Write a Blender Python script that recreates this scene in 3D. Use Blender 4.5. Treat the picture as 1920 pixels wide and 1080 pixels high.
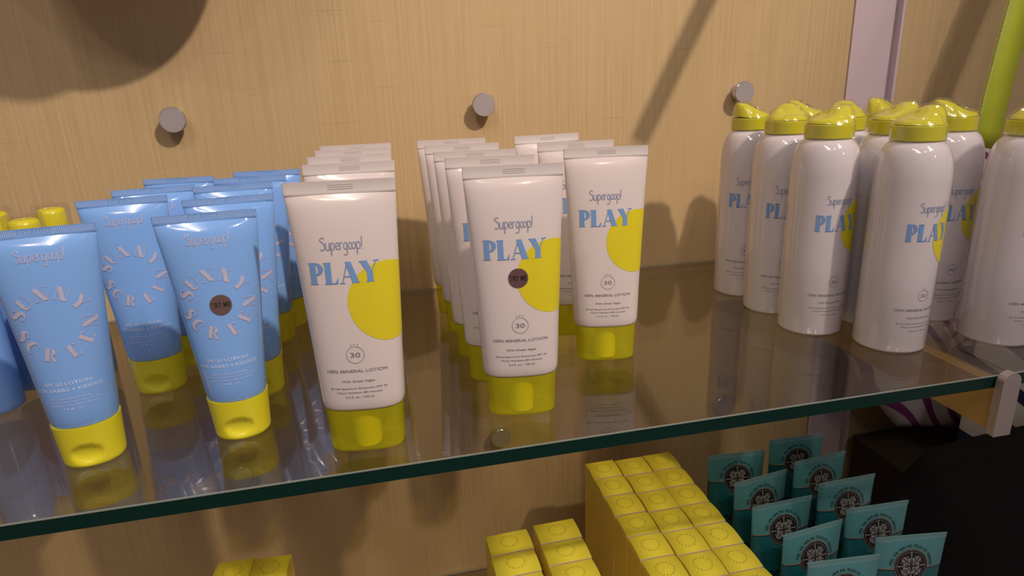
import bpy, bmesh, math, random
from mathutils import Vector, Matrix
random.seed(7)
PI = math.pi
for o in list(bpy.data.objects):
    bpy.data.objects.remove(o)
SC = bpy.context.scene
COL = SC.collection

# ---------------------------------------------------------------- camera
cam_d = bpy.data.cameras.new('camera')
cam_d.sensor_width = 36.0
cam_d.lens = 36.0 * 1215.0 / 1920.0
cam_d.clip_start = 0.01
cam = bpy.data.objects.new('camera', cam_d)
COL.objects.link(cam)
R = ((0.977146, -0.100872, 0.187113), (-0.208856, -0.291738, 0.933417), (-0.039567, -0.951164, -0.306138))
M = Matrix(((R[0][0], -R[0][1], -R[0][2], 0.0),
            (R[1][0], -R[1][1], -R[1][2], -0.6366),
            (R[2][0], -R[2][1], -R[2][2], 0.2),
            (0, 0, 0, 1)))
cam.matrix_world = M
SC.camera = cam

# ---------------------------------------------------------------- view, world, lights
SC.view_settings.view_transform = 'Standard'
SC.view_settings.look = 'None'
SC.view_settings.gamma = 1.0
SC.view_settings.use_curve_mapping = False
SC.view_settings.exposure = 0.70
w = bpy.data.worlds.new('shop_ambient')
SC.world = w
w.use_nodes = True
w.node_tree.nodes['Background'].inputs[0].default_value = (0.80, 0.62, 0.60, 1)
w.node_tree.nodes['Background'].inputs[1].default_value = 0.135


def lamp(name, loc, watts, color, radius):
    d = bpy.data.lights.new(name, 'POINT')
    d.energy = watts
    d.color = color
    d.shadow_soft_size = radius
    o = bpy.data.objects.new(name, d)
    o.location = loc
    COL.objects.link(o)
    return o


def spot(name, loc, aim, watts, color, radius, cone, blend):
    d = bpy.data.lights.new(name, 'SPOT')
    d.energy = watts
    d.color = color
    d.shadow_soft_size = radius
    d.spot_size = math.radians(cone)
    d.spot_blend = blend
    o = bpy.data.objects.new(name, d)
    o.location = loc
    o.rotation_euler = (Vector(aim) - Vector(loc)).to_track_quat('-Z', 'Y').to_euler()
    COL.objects.link(o)
    return o


spot('key_ceiling_spot', (1.00, -1.60, 1.80), (0.02, 0.0, 0.37), 112, (1.0, 0.83, 0.66), 0.035, 37, 1.0)
spot('left_ceiling_spot', (-0.75, -1.75, 1.95), (0.0, -0.1, 0.28), 8, (1.0, 0.78, 0.60), 0.05, 40, 1.0)
spot('middle_ceiling_spot', (0.15, -2.3, 2.1), (0.10, 0.0, 0.30), 8, (1.0, 0.84, 0.70), 0.05, 34, 1.0)


def strip(name, loc, watts, color, sx, sy):
    d = bpy.data.lights.new(name, 'AREA')
    d.shape = 'RECTANGLE'
    d.size, d.size_y = sx, sy
    d.energy = watts
    d.color = color
    o = bpy.data.objects.new(name, d)
    o.location = loc
    COL.objects.link(o)


strip('left_ceiling_strip', (-0.55, -1.5, 2.0), 8, (1.0, 0.93, 0.88), 0.03, 1.4)
strip('right_ceiling_strip', (0.95, -1.5, 2.0), 8, (1.0, 0.93, 0.88), 0.03, 1.4)
lamp('cool_shop_lamp', (1.5, -2.6, 1.3), 3, (0.70, 0.76, 1.0), 0.06)


# ---------------------------------------------------------------- materials
def newmat(name):
    m = bpy.data.materials.new(name)
    m.use_nodes = True
    return m, m.node_tree, m.node_tree.nodes['Principled BSDF']


def pmat(name, col, rough=0.4, metal=0.0, coat=0.0, spec=0.5, sss=0.0):
    m, nt, b = newmat(name)
    b.inputs['Base Color'].default_value = (*col, 1)
    b.inputs['Roughness'].default_value = rough
    b.inputs['Metallic'].default_value = metal
    b.inputs['Coat Weight'].default_value = coat
    b.inputs['Coat Roughness'].default_value = 0.05
    b.inputs['Specular IOR Level'].default_value = spec
    # slight procedural mottling so no surface is perfectly even
    tc = nt.nodes.new('ShaderNodeTexCoord')
    n = nt.nodes.new('ShaderNodeTexNoise')
    n.inputs['Scale'].default_value = 60
    nt.links.new(tc.outputs['Object'], n.inputs['Vector'])
    mr = nt.nodes.new('ShaderNodeMapRange')
    mr.inputs['To Min'].default_value = max(0.0, rough - 0.03)
    mr.inputs['To Max'].default_value = min(1.0, rough + 0.03)
    nt.links.new(n.outputs['Fac'], mr.inputs['Value'])
    nt.links.new(mr.outputs['Result'], b.inputs['Roughness'])
    return m


def mixcol(nt, fac, a, b):
    x = nt.nodes.new('ShaderNodeMix')
    x.data_type = 'RGBA'
    if hasattr(fac, 'is_output'):
        nt.links.new(fac, x.inputs[0])
    else:
        x.inputs[0].default_value = fac
    for i, c in ((6, a), (7, b)):
        if hasattr(c, 'is_output'):
            nt.links.new(c, x.inputs[i])
        else:
            x.inputs[i].default_value = (*c, 1)
    return x.outputs[2]


def noise(nt, scale, xyz=(1, 1, 1), detail=3.0, rough=0.5):
    tc = nt.nodes.new('ShaderNodeTexCoord')
    mp = nt.nodes.new('ShaderNodeMapping')
    mp.inputs['Scale'].default_value = xyz
    n = nt.nodes.new('ShaderNodeTexNoise')
    n.inputs['Scale'].default_value = scale
    n.inputs['Detail'].default_value = detail
    n.inputs['Roughness'].default_value = rough
    nt.links.new(tc.outputs['Object'], mp.inputs['Vector'])
    nt.links.new(mp.outputs['Vector'], n.inputs['Vector'])
    return n.outputs['Fac']


def ramp(nt, src, stops, interp='LINEAR'):
    r = nt.nodes.new('ShaderNodeValToRGB')
    r.color_ramp.interpolation = interp
    while len(r.color_ramp.elements) < len(stops):
        r.color_ramp.elements.new(0.5)
    for e, (p, c) in zip(r.color_ramp.elements, stops):
        e.position = p
        e.color = (*c, 1) if len(c) == 3 else c
    nt.links.new(src, r.inputs[0])
    return r.outputs[0]


def wall_material(name, ca, cb, rough=0.55):
    m, nt, b = newmat(name)
    v = noise(nt, 1.0, (420, 20, 7), 4, 0.6)        # fine upright fibres
    h = noise(nt, 1.0, (14, 20, 300), 3, 0.6)       # short cross fibres
    big = noise(nt, 5.0, (1, 1, 1), 2)
    c1 = ramp(nt, v, [(0.30, ca), (0.70, cb)])
    darker = tuple(x * 0.86 for x in ca)
    hf = ramp(nt, h, [(0.30, (0.0, 0.0, 0.0)), (0.42, (0, 0, 0)), (0.62, (0, 0, 0)), (0.80, (1, 1, 1))])
    c2 = mixcol(nt, hf, c1, darker)
    bf = ramp(nt, big, [(0.35, (0, 0, 0)), (0.7, (0.5, 0.5, 0.5))])
    c3 = mixcol(nt, bf, c2, tuple(x * f for x, f in zip(cb, (1.0, 0.97, 0.92))))
    nt.links.new(c3, b.inputs['Base Color'])
    b.inputs['Roughness'].default_value = rough
    b.inputs['Specular IOR Level'].default_value = 0.3
    bp = nt.nodes.new('ShaderNodeBump')
    bp.inputs['Strength'].default_value = 0.08
    bp.inputs['Distance'].default_value = 0.0006
    nt.links.new(v, bp.inputs['Height'])
    nt.links.new(bp.outputs[0], b.inputs['Normal'])
    return m


MAT = {}
MAT['wall'] = wall_material('woven_wood_laminate', (0.455, 0.325, 0.168), (0.56, 0.41, 0.230))
MAT['floor'] = pmat('beige_shop_floor', (0.30, 0.22, 0.16), 0.5)
MAT['pilaster'] = pmat('lilac_grey_metal', (0.58, 0.47, 0.53), 0.4, 0.0)
MAT['steel'] = pmat('brushed_steel', (0.46, 0.42, 0.44), 0.38, 0.35)
MAT['steel_edge'] = pmat('steel_edge', (0.62, 0.60, 0.62), 0.22, 0.9)
MAT['arm_wood'] = wall_material('ochre_wood_arm', (0.42, 0.26, 0.10), (0.52, 0.33, 0.13), 0.45)
MAT['cap_metal'] = pmat('grey_bracket_metal', (0.40, 0.34, 0.34), 0.42, 0.45)
MAT['white'] = pmat('glossy_white_plastic', (0.68, 0.60, 0.60), 0.16, coat=0.4)
MAT['seal_white'] = pmat('white_sealed_end', (0.60, 0.54, 0.54), 0.34)
MAT['can'] = pmat('glossy_white_can', (0.62, 0.57, 0.62), 0.10, coat=0.9)
MAT['blue'] = pmat('glossy_sky_blue_plastic', (0.20, 0.40, 0.84), 0.14, coat=0.5)
MAT['blue_seal'] = pmat('blue_sealed_end', (0.16, 0.32, 0.68), 0.35)
MAT['blue_emboss'] = pmat('blue_embossing', (0.40, 0.56, 0.90), 0.35)
MAT['pearl'] = pmat('pearl_pink_ink', (0.52, 0.51, 0.68), 0.30, 0.15)
MAT['pale_ink'] = pmat('pale_blue_ink', (0.52, 0.64, 0.90), 0.35)
MAT['grey_ink'] = pmat('grey_ink', (0.24, 0.22, 0.25), 0.4)
MAT['slate_ink'] = pmat('slate_blue_ink', (0.26, 0.31, 0.47), 0.4)
MAT['blue_ink'] = pmat('cornflower_blue_ink', (0.17, 0.32, 0.64), 0.35)
MAT['sun_ink'] = pmat('lemon_yellow_ink', (0.68, 0.58, 0.02), 0.3)
MAT['yellow'] = pmat('lemon_yellow_plastic', (0.70, 0.63, 0.02), 0.30, coat=0.2)
MAT['spray_yellow'] = pmat('spray_cap_yellow', (0.60, 0.56, 0.03), 0.20, coat=0.6)
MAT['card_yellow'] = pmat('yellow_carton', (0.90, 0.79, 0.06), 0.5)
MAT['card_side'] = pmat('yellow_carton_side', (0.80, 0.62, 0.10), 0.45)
MAT['card_edge'] = pmat('raw_white_card_edge', (0.72, 0.58, 0.52), 0.6)
MAT['card_print'] = pmat('olive_print', (0.26, 0.24, 0.04), 0.5)
MAT['seam'] = pmat('dark_seam', (0.12, 0.10, 0.12), 0.5)
MAT['bronze'] = pmat('bronze_foil', (0.55, 0.36, 0.31), 0.10, 0.95)
MAT['plum'] = pmat('plum_foil', (0.16, 0.085, 0.09), 0.35, 0.3)
MAT['black_ink'] = pmat('black_ink', (0.012, 0.011, 0.012), 0.4)
MAT['edge_green'] = pmat('dark_green_glass_edge', (0.002, 0.024, 0.019), 0.25, spec=0.25)
MAT['edge_line'] = pmat('ground_glass_arris', (0.24, 0.28, 0.25), 0.3)
MAT['teal_light'] = pmat('light_teal_plastic', (0.085, 0.27, 0.29), 0.3, coat=0.2)
MAT['teal_dark'] = pmat('deep_teal_plastic', (0.012, 0.115, 0.14), 0.3, coat=0.2)
MAT['teal_seal'] = pmat('teal_sealed_end', (0.15, 0.30, 0.32), 0.4)
MAT['copper'] = pmat('copper_foil_line', (0.34, 0.22, 0.18), 0.45, 0.2)
MAT['silver_ink'] = pmat('silver_ink', (0.27, 0.265, 0.27), 0.4, 0.1)
MAT['black_cloth'] = pmat('black_fabric', (0.004, 0.0037, 0.004), 0.85, spec=0.2)
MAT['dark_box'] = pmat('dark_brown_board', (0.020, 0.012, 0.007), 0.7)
MAT['tan_wood'] = pmat('tan_wood', (0.55, 0.33, 0.12), 0.5)
MAT['straw'] = pmat('straw', (0.5, 0.38, 0.2), 0.7)


def translucent_yellow():
    m, nt, b = newmat('translucent_lemon_cap')
    b.inputs['Base Color'].default_value = (0.62, 0.59, 0.02, 1)
    b.inputs['Roughness'].default_value = 0.22
    tr = nt.nodes.new('ShaderNodeBsdfTransparent')
    tr.inputs[0].default_value = (0.93, 0.93, 0.14, 1)
    mx = nt.nodes.new('ShaderNodeMixShader')
    mx.inputs[0].default_value = 0.42
    nt.links.new(tr.outputs[0], mx.inputs[1])
    nt.links.new(b.outputs[0], mx.inputs[2])
    nt.links.new(mx.outputs[0], nt.nodes['Material Output'].inputs[0])
    return m


def clear_plastic(name, tint, ior=1.45, rough=0.0):
    m, nt, b = newmat(name)
    nt.nodes.remove(b)
    tr = nt.nodes.new('ShaderNodeBsdfTransparent')
    tr.inputs[0].default_value = (*tint, 1)
    gl = nt.nodes.new('ShaderNodeBsdfGlossy')
    gl.inputs['Roughness'].default_value = rough
    gl.inputs[0].default_value = (1, 1, 1, 1)
    lw = nt.nodes.new('ShaderNodeLayerWeight')      # Schlick reflectance, the same from both sides of the sheet
    lw.inputs['Blend'].default_value = 0.5
    pw = nt.nodes.new('ShaderNodeMath'); pw.operation = 'POWER'; pw.inputs[1].default_value = 5.0
    nt.links.new(lw.outputs['Facing'], pw.inputs[0])
    fr = nt.nodes.new('ShaderNodeMath'); fr.operation = 'MULTIPLY_ADD'
    r0 = ((ior - 1) / (ior + 1)) ** 2
    fr.inputs[1].default_value = 1 - r0
    fr.inputs[2].default_value = r0
    nt.links.new(pw.outputs[0], fr.inputs[0])
    mx = nt.nodes.new('ShaderNodeMixShader')
    nt.links.new(fr.outputs[0], mx.inputs[0])
    nt.links.new(tr.outputs[0], mx.inputs[1])
    nt.links.new(gl.outputs[0], mx.inputs[2])
    nt.links.new(mx.outputs[0], nt.nodes['Material Output'].inputs[0])
    return m


MAT['cap_clear'] = translucent_yellow()
MAT['core'] = pmat('yellow_cap_core', (0.90, 0.76, 0.06), 0.4)
MAT['glass'] = clear_plastic('shelf_glass', (0.85, 0.835, 0.765), 1.85)
MAT['clear'] = clear_plastic('clear_overcap', (0.95, 0.94, 0.92), 1.45)
MAT['shrink'] = clear_plastic('clear_shrink_wrap', (0.97, 0.97, 0.96), 1.55, 0.06)


def cloth_pattern(name, base, ink, seed, scale):
    m, nt, b = newmat(name)
    tc = nt.nodes.new('ShaderNodeTexCoord')
    mp = nt.nodes.new('ShaderNodeMapping')
    mp.inputs['Location'].default_value = (seed, seed * 0.7, seed * 1.3)
    nt.links.new(tc.outputs['Object'], mp.inputs['Vector'])
    wv = nt.nodes.new('ShaderNodeTexWave')
    wv.wave_type = 'RINGS'
    wv.rings_direction = 'Y'
    wv.inputs['Scale'].default_value = scale
    wv.inputs['Distortion'].default_value = 9.0
    wv.inputs['Detail'].default_value = 0.5
    wv.inputs['Detail Scale'].default_value = 0.7
    nt.links.new(mp.outputs['Vector'], wv.inputs['Vector'])
    f = ramp(nt, wv.outputs['Fac'], [(0.0, (0, 0, 0)), (0.72, (0, 0, 0)), (0.75, (1, 1, 1)), (1.0, (1, 1, 1))])
    c = mixcol(nt, f, base, ink)
    nt.links.new(c, b.inputs['Base Color'])
    b.inputs['Roughness'].default_value = 0.75
    return m


MAT['purple_cloth'] = cloth_pattern('white_cloth_purple_swirls', (0.56, 0.50, 0.53), (0.22, 0.035, 0.17), 3.1, 13.0)
MAT['navy_cloth'] = cloth_pattern('white_cloth_navy_waves', (0.55, 0.52, 0.52), (0.012, 0.016, 0.06), 1.7, 7.0)
MAT['red_cloth'] = cloth_pattern('white_cloth_magenta_marks', (0.58, 0.50, 0.51), (0.22, 0.02, 0.09), 5.3, 16.0)


def ribbon_material():
    m, nt, b = newmat('lime_grosgrain_ribbon')
    tc = nt.nodes.new('ShaderNodeTexCoord')
    wv = nt.nodes.new('ShaderNodeTexWave')
    wv.bands_direction = 'Z'
    wv.inputs['Scale'].default_value = 280
    nt.links.new(tc.outputs['Object'], wv.inputs['Vector'])
    c = mixcol(nt, wv.outputs['Fac'], (0.43, 0.49, 0.018), (0.50, 0.56, 0.03))
    nt.links.new(c, b.inputs['Base Color'])
    b.inputs['Roughness'].default_value = 0.6
    return m


MAT['ribbon'] = ribbon_material()
MAT['ribbon_edge'] = pmat('lime_selvedge', (0.72, 0.76, 0.22), 0.6)


# ---------------------------------------------------------------- object helpers
def prop(o, label=None, cat=None, group=None, kind=None):
    if label: o['label'] = label
    if cat: o['category'] = cat
    if group: o['group'] = group
    if kind: o['kind'] = kind
    return o


def empty(name, loc, yaw=0.0):
    o = bpy.data.objects.new(name, None)
    o.empty_display_size = 0.01
    o.location = loc
    o.rotation_euler = (0, 0, yaw)
    COL.objects.link(o)
    return o


def copy_tree(o, parent=None):
    c = o.copy()
    COL.objects.link(c)
    if parent: c.parent = parent
    for ch in o.children:
        copy_tree(ch, c)
    return c


class MB:
    """mesh builder with several material slots"""
    def __init__(self):
        self.v, self.f, self.m, self.s, self.mats = [], [], [], [], []

    def mi(self, key):
        if key not in self.mats: self.mats.append(key)
        return self.mats.index(key)

    def add(self, vs, fs, key, smooth=True):
        b = len(self.v)
        k = self.mi(key)
        self.v += [tuple(p) for p in vs]
        for f in fs:
            self.f.append(tuple(b + i for i in f)); self.m.append(k); self.s.append(smooth)

    def box(self, x0, x1, y0, y1, z0, z1, key, smooth=False):
        vs = [(x, y, z) for z in (z0, z1) for y in (y0, y1) for x in (x0, x1)]
        self.add(vs, [(0, 2, 3, 1), (4, 5, 7, 6), (0, 1, 5, 4), (2, 6, 7, 3), (0, 4, 6, 2), (1, 3, 7, 5)], key, smooth)

    def loft(self, rings, key, cap0=True, cap1=True, smooth=True):
        n = len(rings[0])
        vs = [p for r in rings for p in r]
        fs = []
        for i in range(len(rings) - 1):
            for j in range(n):
                k = (j + 1) % n
                fs.append((i * n + j, i * n + k, (i + 1) * n + k, (i + 1) * n + j))
        self.add(vs, fs, key, smooth)
        if cap0: self.add(rings[0], [tuple(range(n))[::-1]], key, False)
        if cap1: self.add(rings[-1], [tuple(range(n))], key, False)

    def build(self, name, parent=None, bevel=0.0):
        me = bpy.data.meshes.new(name)
        me.from_pydata(self.v, [], self.f)
        for k in self.mats: me.materials.append(MAT[k])
        me.polygons.foreach_set('material_index', self.m)
        me.polygons.foreach_set('use_smooth', self.s)
        me.update()
        o = bpy.data.objects.new(name, me)
        COL.objects.link(o)
        if parent: o.parent = parent
        if bevel:
            bv = o.modifiers.new('bevel', 'BEVEL')
            bv.width = bevel; bv.segments = 2; bv.limit_method = 'ANGLE'
        return o


def ring_se(a, b, n, z, N=64, yoff=0.0):
    out = []
    for i in range(N):
        t = 2 * PI * i / N
        s, c = math.sin(t), math.cos(t)
        out.append((a * math.copysign(abs(s) ** (2 / n), s), yoff - b * math.copysign(abs(c) ** (2 / n), c), z))
    return out


def lathe_rings(prof, N=48):
    return [[(r * math.sin(2 * PI * i / N), -r * math.cos(2 * PI * i / N), z) for i in range(N)] for r, z in prof]


def lerp(a, b, t): return a + (b - a) * t


def table(ts):
    def f(z):
        if z <= ts[0][0]: return ts[0][1:]
        for p, q in zip(ts, ts[1:]):
            if z <= q[0]:
                t = (z - p[0]) / (q[0] - p[0])
                return tuple(lerp(a, b, t) for a, b in zip(p[1:], q[1:]))
        return ts[-1][1:]
    return f


# ---------------------------------------------------------------- flat artwork (2D polygons, later wrapped on a surface)
def text2d(s, size=1.0, bold=0.0):
    """returns (verts2d, faces) of a line of text, left-bottom at 0,0"""
    cu = bpy.data.curves.new('t', 'FONT')
    cu.body = s
    cu.size = size
    cu.resolution_u = 3
    cu.offset = bold
    ob = bpy.data.objects.new('t', cu)
    COL.objects.link(ob)
    bpy.context.view_layer.update()
    dg = bpy.context.evaluated_depsgraph_get()
    me = ob.evaluated_get(dg).to_mesh()
    vs = [(v.co.x, v.co.y) for v in me.vertices]
    fs = [tuple(p.vertices) for p in me.polygons]
    ob.evaluated_get(dg).to_mesh_clear()
    bpy.data.objects.remove(ob)
    bpy.data.curves.remove(cu)
    return vs, fs


def merge(parts):
    V, F = [], []
    for vs, fs in parts:
        b = len(V)
        V += vs
        F += [tuple(b + i for i in f) for f in fs]
    return V, F


def xf(g, sx=1.0, sy=None, dx=0.0, dy=0.0, rot=0.0, shear=0.0):
    sy = sx if sy is None else sy
    c, s = math.cos(rot), math.sin(rot)
    out = []
    for x, y in g[0]:
        x, y = x * sx + shear * y * sy, y * sy
        out.append((x * c - y * s + dx, x * s + y * c + dy))
    return out, g[1]


def bounds(g):
    xs = [p[0] for p in g[0]]; ys = [p[1] for p in g[0]]
    return min(xs), max(xs), min(ys), max(ys)


def fit(g, x0, x1, y0, y1=None):
    a, b, c, d = bounds(g)
    sx = (x1 - x0) / (b - a)
    sy = sx if y1 is None else (y1 - y0) / (d - c)
    return [((x - a) * sx + x0, (y - c) * sy + y0) for x, y in g[0]], g[1]


def poly(pts): return list(pts), [tuple(range(len(pts)))]


def stroke(pts, wid):
    """variable width stroke: quads"""
    n = len(pts)
    V = []
    for i, (x, y) in enumerate(pts):
        a = pts[max(0, i - 1)]; b = pts[min(n - 1, i + 1)]
        dx, dy = b[0] - a[0], b[1] - a[1]
        L = math.hypot(dx, dy) or 1
        wv = (wid(i / (n - 1)) if callable(wid) else wid) / 2
        V += [(x - dy / L * wv, y + dx / L * wv), (x + dy / L * wv, y - dx / L * wv)]
    return V, [(2 * i, 2 * i + 2, 2 * i + 3, 2 * i + 1) for i in range(n - 1)]


def arcpts(cx, cy, rx, ry, a0, a1, n=20):
    return [(cx + rx * math.cos(math.radians(lerp(a0, a1, i / n))), cy + ry * math.sin(math.radians(lerp(a0, a1, i / n)))) for i in range(n + 1)]


def disc(cx, cy, r, n=40): return poly([(cx + r * math.cos(2 * PI * i / n), cy + r * math.sin(2 * PI * i / n)) for i in range(n)])


def ring2(cx, cy, r, w, n=40): return stroke(arcpts(cx, cy, r, r, 0, 360, n), w)


def rect(x0, x1, y0, y1): return poly([(x0, y0), (x1, y0), (x1, y1), (x0, y1)])


T = 0.045   # thin hairline of the display face


def bowl(x, y0, y1, rx, thick):
    cy, ry = (y0 + y1) / 2, (y1 - y0) / 2
    n = 18
    o = arcpts(x, cy, rx, ry, 90, -90, n)
    i = arcpts(x, cy, rx - thick, ry - T, 90, -90, n)
    V = o + i
    return V, [(k, k + 1, n + 1 + k + 1, n + 1 + k) for k in range(n)]


def glyph(ch):
    g = []
    if ch == 'P' or ch == 'R':
        g += [rect(0.06, 0.36, 0, 1), rect(0, 0.42, 0, T), rect(0, 0.38, 1 - T, 1), bowl(0.34, 0.42, 1.0, 0.40, 0.25)]
        if ch == 'R':
            g += [poly([(0.38, 0.44), (0.56, 0.44), (0.90, 0.0), (0.60, 0.0)]), rect(0.6, 0.92, 0, T)]
        wd = 0.74 if ch == 'P' else 0.92
    elif ch == 'L':
        g += [rect(0.06, 0.36, 0, 1), rect(0, 0.38, 1 - T, 1), rect(0, 0.66, 0, T), poly([(0.52, T), (0.66, T), (0.70, 0.30)])]
        wd = 0.72
    elif ch == 'A':
        g += [poly([(0.10, 0), (0.145, 0), (0.45, 0.92), (0.42, 1.0)]), poly([(0.34, 1.0), (0.62, 1.0), (0.97, 0), (0.64, 0)]),
              rect(0.22, 0.66, 0.30, 0.30 + T), rect(0, 0.26, 0, T), rect(0.60, 1.0, 0, T)]
        wd = 1.0
    elif ch == 'Y':
        g += [poly([(0.04, 1.0), (0.38, 1.0), (0.64, 0.46), (0.34, 0.46)]), rect(0.34, 0.64, 0, 0.48), poly([(0.82, 1.0), (0.87, 1.0), (0.60, 0.44), (0.565, 0.47)]),
              rect(0, 0.40, 1 - T, 1), rect(0.70, 0.98, 1 - T, 1), rect(0.28, 0.68, 0, T)]
        wd = 0.98
    elif ch == 'E':
        g += [rect(0.06, 0.36, 0, 1), rect(0, 0.62, 1 - T, 1), rect(0, 0.66, 0, T), rect(0.3, 0.5, 0.49, 0.49 + T),
              poly([(0.50, T), (0.66, T), (0.69, 0.28)]), poly([(0.48, 1 - T), (0.66, 0.74), (0.62, 1 - T)]), rect(0.47, 0.5, 0.38, 0.64)]
        wd = 0.70
    elif ch == 'N':
        g += [rect(0.14, 0.19, 0, 1), rect(0, 0.32, 0, T), poly([(0.06, 1.0), (0.40, 1.0), (0.90, 0), (0.56, 0)]), rect(0.85, 0.90, 0, 1), rect(0.72, 1.02, 1 - T, 1)]
        wd = 1.0
    elif ch == 'U':
        g += [rect(0.06, 0.36, 0.28, 1), rect(0, 0.38, 1 - T, 1), rect(0.76, 0.81, 0.28, 1), rect(0.66, 0.92, 1 - T, 1),
              stroke([(0.18, 0.29)] + arcpts(0.48, 0.30, 0.31, 0.27, 180, 360, 14), lambda t: lerp(0.24, 0.05, min(1, t * 1.7)))]
        wd = 0.92
    elif ch == 'S':
        p = arcpts(0.37, 0.76, 0.26, 0.21, 30, 200, 12) + arcpts(0.36, 0.27, 0.27, 0.25, 60, -150, 14)
        g += [stroke(p, lambda t: 0.05 + 0.26 * max(0, math.sin(PI * t)) ** 2.2), poly([(0.60, 0.98), (0.64, 0.98), (0.64, 0.70), (0.56, 0.80)]),
              poly([(0.07, 0.02), (0.11, 0.02), (0.17, 0.22), (0.07, 0.32)])]
        wd = 0.72
    elif ch == 'C':
        g += [stroke(arcpts(0.50, 0.5, 0.36, 0.46, 48, 312, 24), lambda t: 0.04 + 0.27 * max(0, math.sin(PI * t)) ** 1.6),
              poly([(0.74, 0.97), (0.79, 0.97), (0.79, 0.64), (0.70, 0.80)])]
        wd = 0.86
    return merge(g), wd


def word(s, gap=0.08):
    x = 0
    parts = []
    for ch in s:
        g, wd = glyph(ch)
        parts.append(xf(g, 1, dx=x))
        x += wd + gap
    return merge(parts)


def script_name():
    """narrow handwritten brand name with looping descenders"""
    W = 0.085
    L = []
    x = 0.0

    def S(*pts): L.append(stroke([(x + a, b) for a, b in pts], W))
    # S
    S(*arcpts(0.28, 1.18, 0.20, 0.24, 20, 200, 8), *arcpts(0.26, 0.42, 0.24, 0.42, 60, -140, 10)); x += 0.60
    # u
    S((0, 0.85), (0.0, 0.35), *arcpts(0.17, 0.2, 0.17, 0.2, 180, 330, 6), (0.36, 0.85)); S((0.36, 0.85), (0.36, 0.0)); x += 0.50
    # p
    S((0, 0.85), (0.0, -0.62)); S((0.0, 0.55), *arcpts(0.16, 0.42, 0.17, 0.42, 150, -150, 10)); x += 0.44
    # e
    S((0.02, 0.40), (0.30, 0.52), *arcpts(0.17, 0.45, 0.16, 0.40, 20, 320, 12)); x += 0.42
    # r
    S((0, 0.85), (0, 0)); S((0, 0.55), (0.10, 0.78), (0.26, 0.82)); x += 0.34
    # g
    S(*arcpts(0.16, 0.42, 0.16, 0.40, 40, 400, 12)); S((0.32, 0.85), (0.32, -0.40), *arcpts(0.14, -0.40, 0.18, 0.22, 0, -150, 8)); x += 0.46
    # oo, linked
    S(*arcpts(0.16, 0.42, 0.16, 0.38, 0, 360, 12)); x += 0.34
    S(*arcpts(0.16, 0.42, 0.16, 0.38, 0, 360, 12)); x += 0.44
    # p
    S((0, 0.85), (0.0, -0.62)); S((0.0, 0.55), *arcpts(0.16, 0.42, 0.17, 0.42, 150, -150, 10)); x += 0.44
    # !
    S((0.06, 1.45), (0.02, 0.32)); S((0.0, 0.10), (0.02, 0.0)); x += 0.1
    return merge(L)


def arc_text(s, cx, cy, r, a_mid, size, spread, inward=False):
    """letters along a circle; a_mid in degrees, spread between letters in degrees"""
    parts = []
    n = len(s)
    for i, ch in enumerate(s):
        if ch == ' ': continue
        k = i - (n - 1) / 2
        a = math.radians(a_mid + (k if inward else -k) * spread)
        g = text2d(ch, size)
        if not g[0]: continue
        b0, b1, b2, b3 = bounds(g)
        g = xf(g, 1, dx=-(b0 + b1) / 2, dy=0)
        rot = a + PI / 2 if inward else a - PI / 2
        parts.append(xf(g, 1, dx=cx + r * math.cos(a), dy=cy + r * math.sin(a), rot=rot))
    return merge(parts)


class Surf:
    """front-centred arc-length wrapping on a stack of superellipse sections"""
    def __init__(self, f):
        self.f = f
        self.cache = {}

    def sec(self, z):
        k = round(z / 0.00025)
        if k not in self.cache:
            a, b, n = self.f(k * 0.00025)
            P = []
            N = 90
            for i in range(N + 1):
                t = 0.5 * PI * 1.25 * i / N
                s, c = math.sin(t), math.cos(t)
                P.append((a * abs(s) ** (2 / n), -b * math.copysign(abs(c) ** (2 / n), c)))
            D = [0]
            for p, q in zip(P, P[1:]): D.append(D[-1] + math.hypot(q[0] - p[0], q[1] - p[1]))
            self.cache[k] = (P, D)
        return self.cache[k]

    def at(self, u, z, eps=0.00018):
        P, D = self.sec(z)
        au = min(abs(u), D[-1] * 0.999)
        lo, hi = 0, len(D) - 1
        while hi - lo > 1:
            m = (lo + hi) // 2
            if D[m] <= au: lo = m
            else: hi = m
        t = (au - D[lo]) / max(1e-9, D[hi] - D[lo])
        x, y = lerp(P[lo][0], P[hi][0], t), lerp(P[lo][1], P[hi][1], t)
        dx, dy = P[hi][0] - P[lo][0], P[hi][1] - P[lo][1]
        L = math.hypot(dx, dy) or 1
        nx, ny = dy / L, -dx / L
        x += nx * eps; y += ny * eps
        return (math.copysign(x, u) if u else x, y, z)


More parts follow.
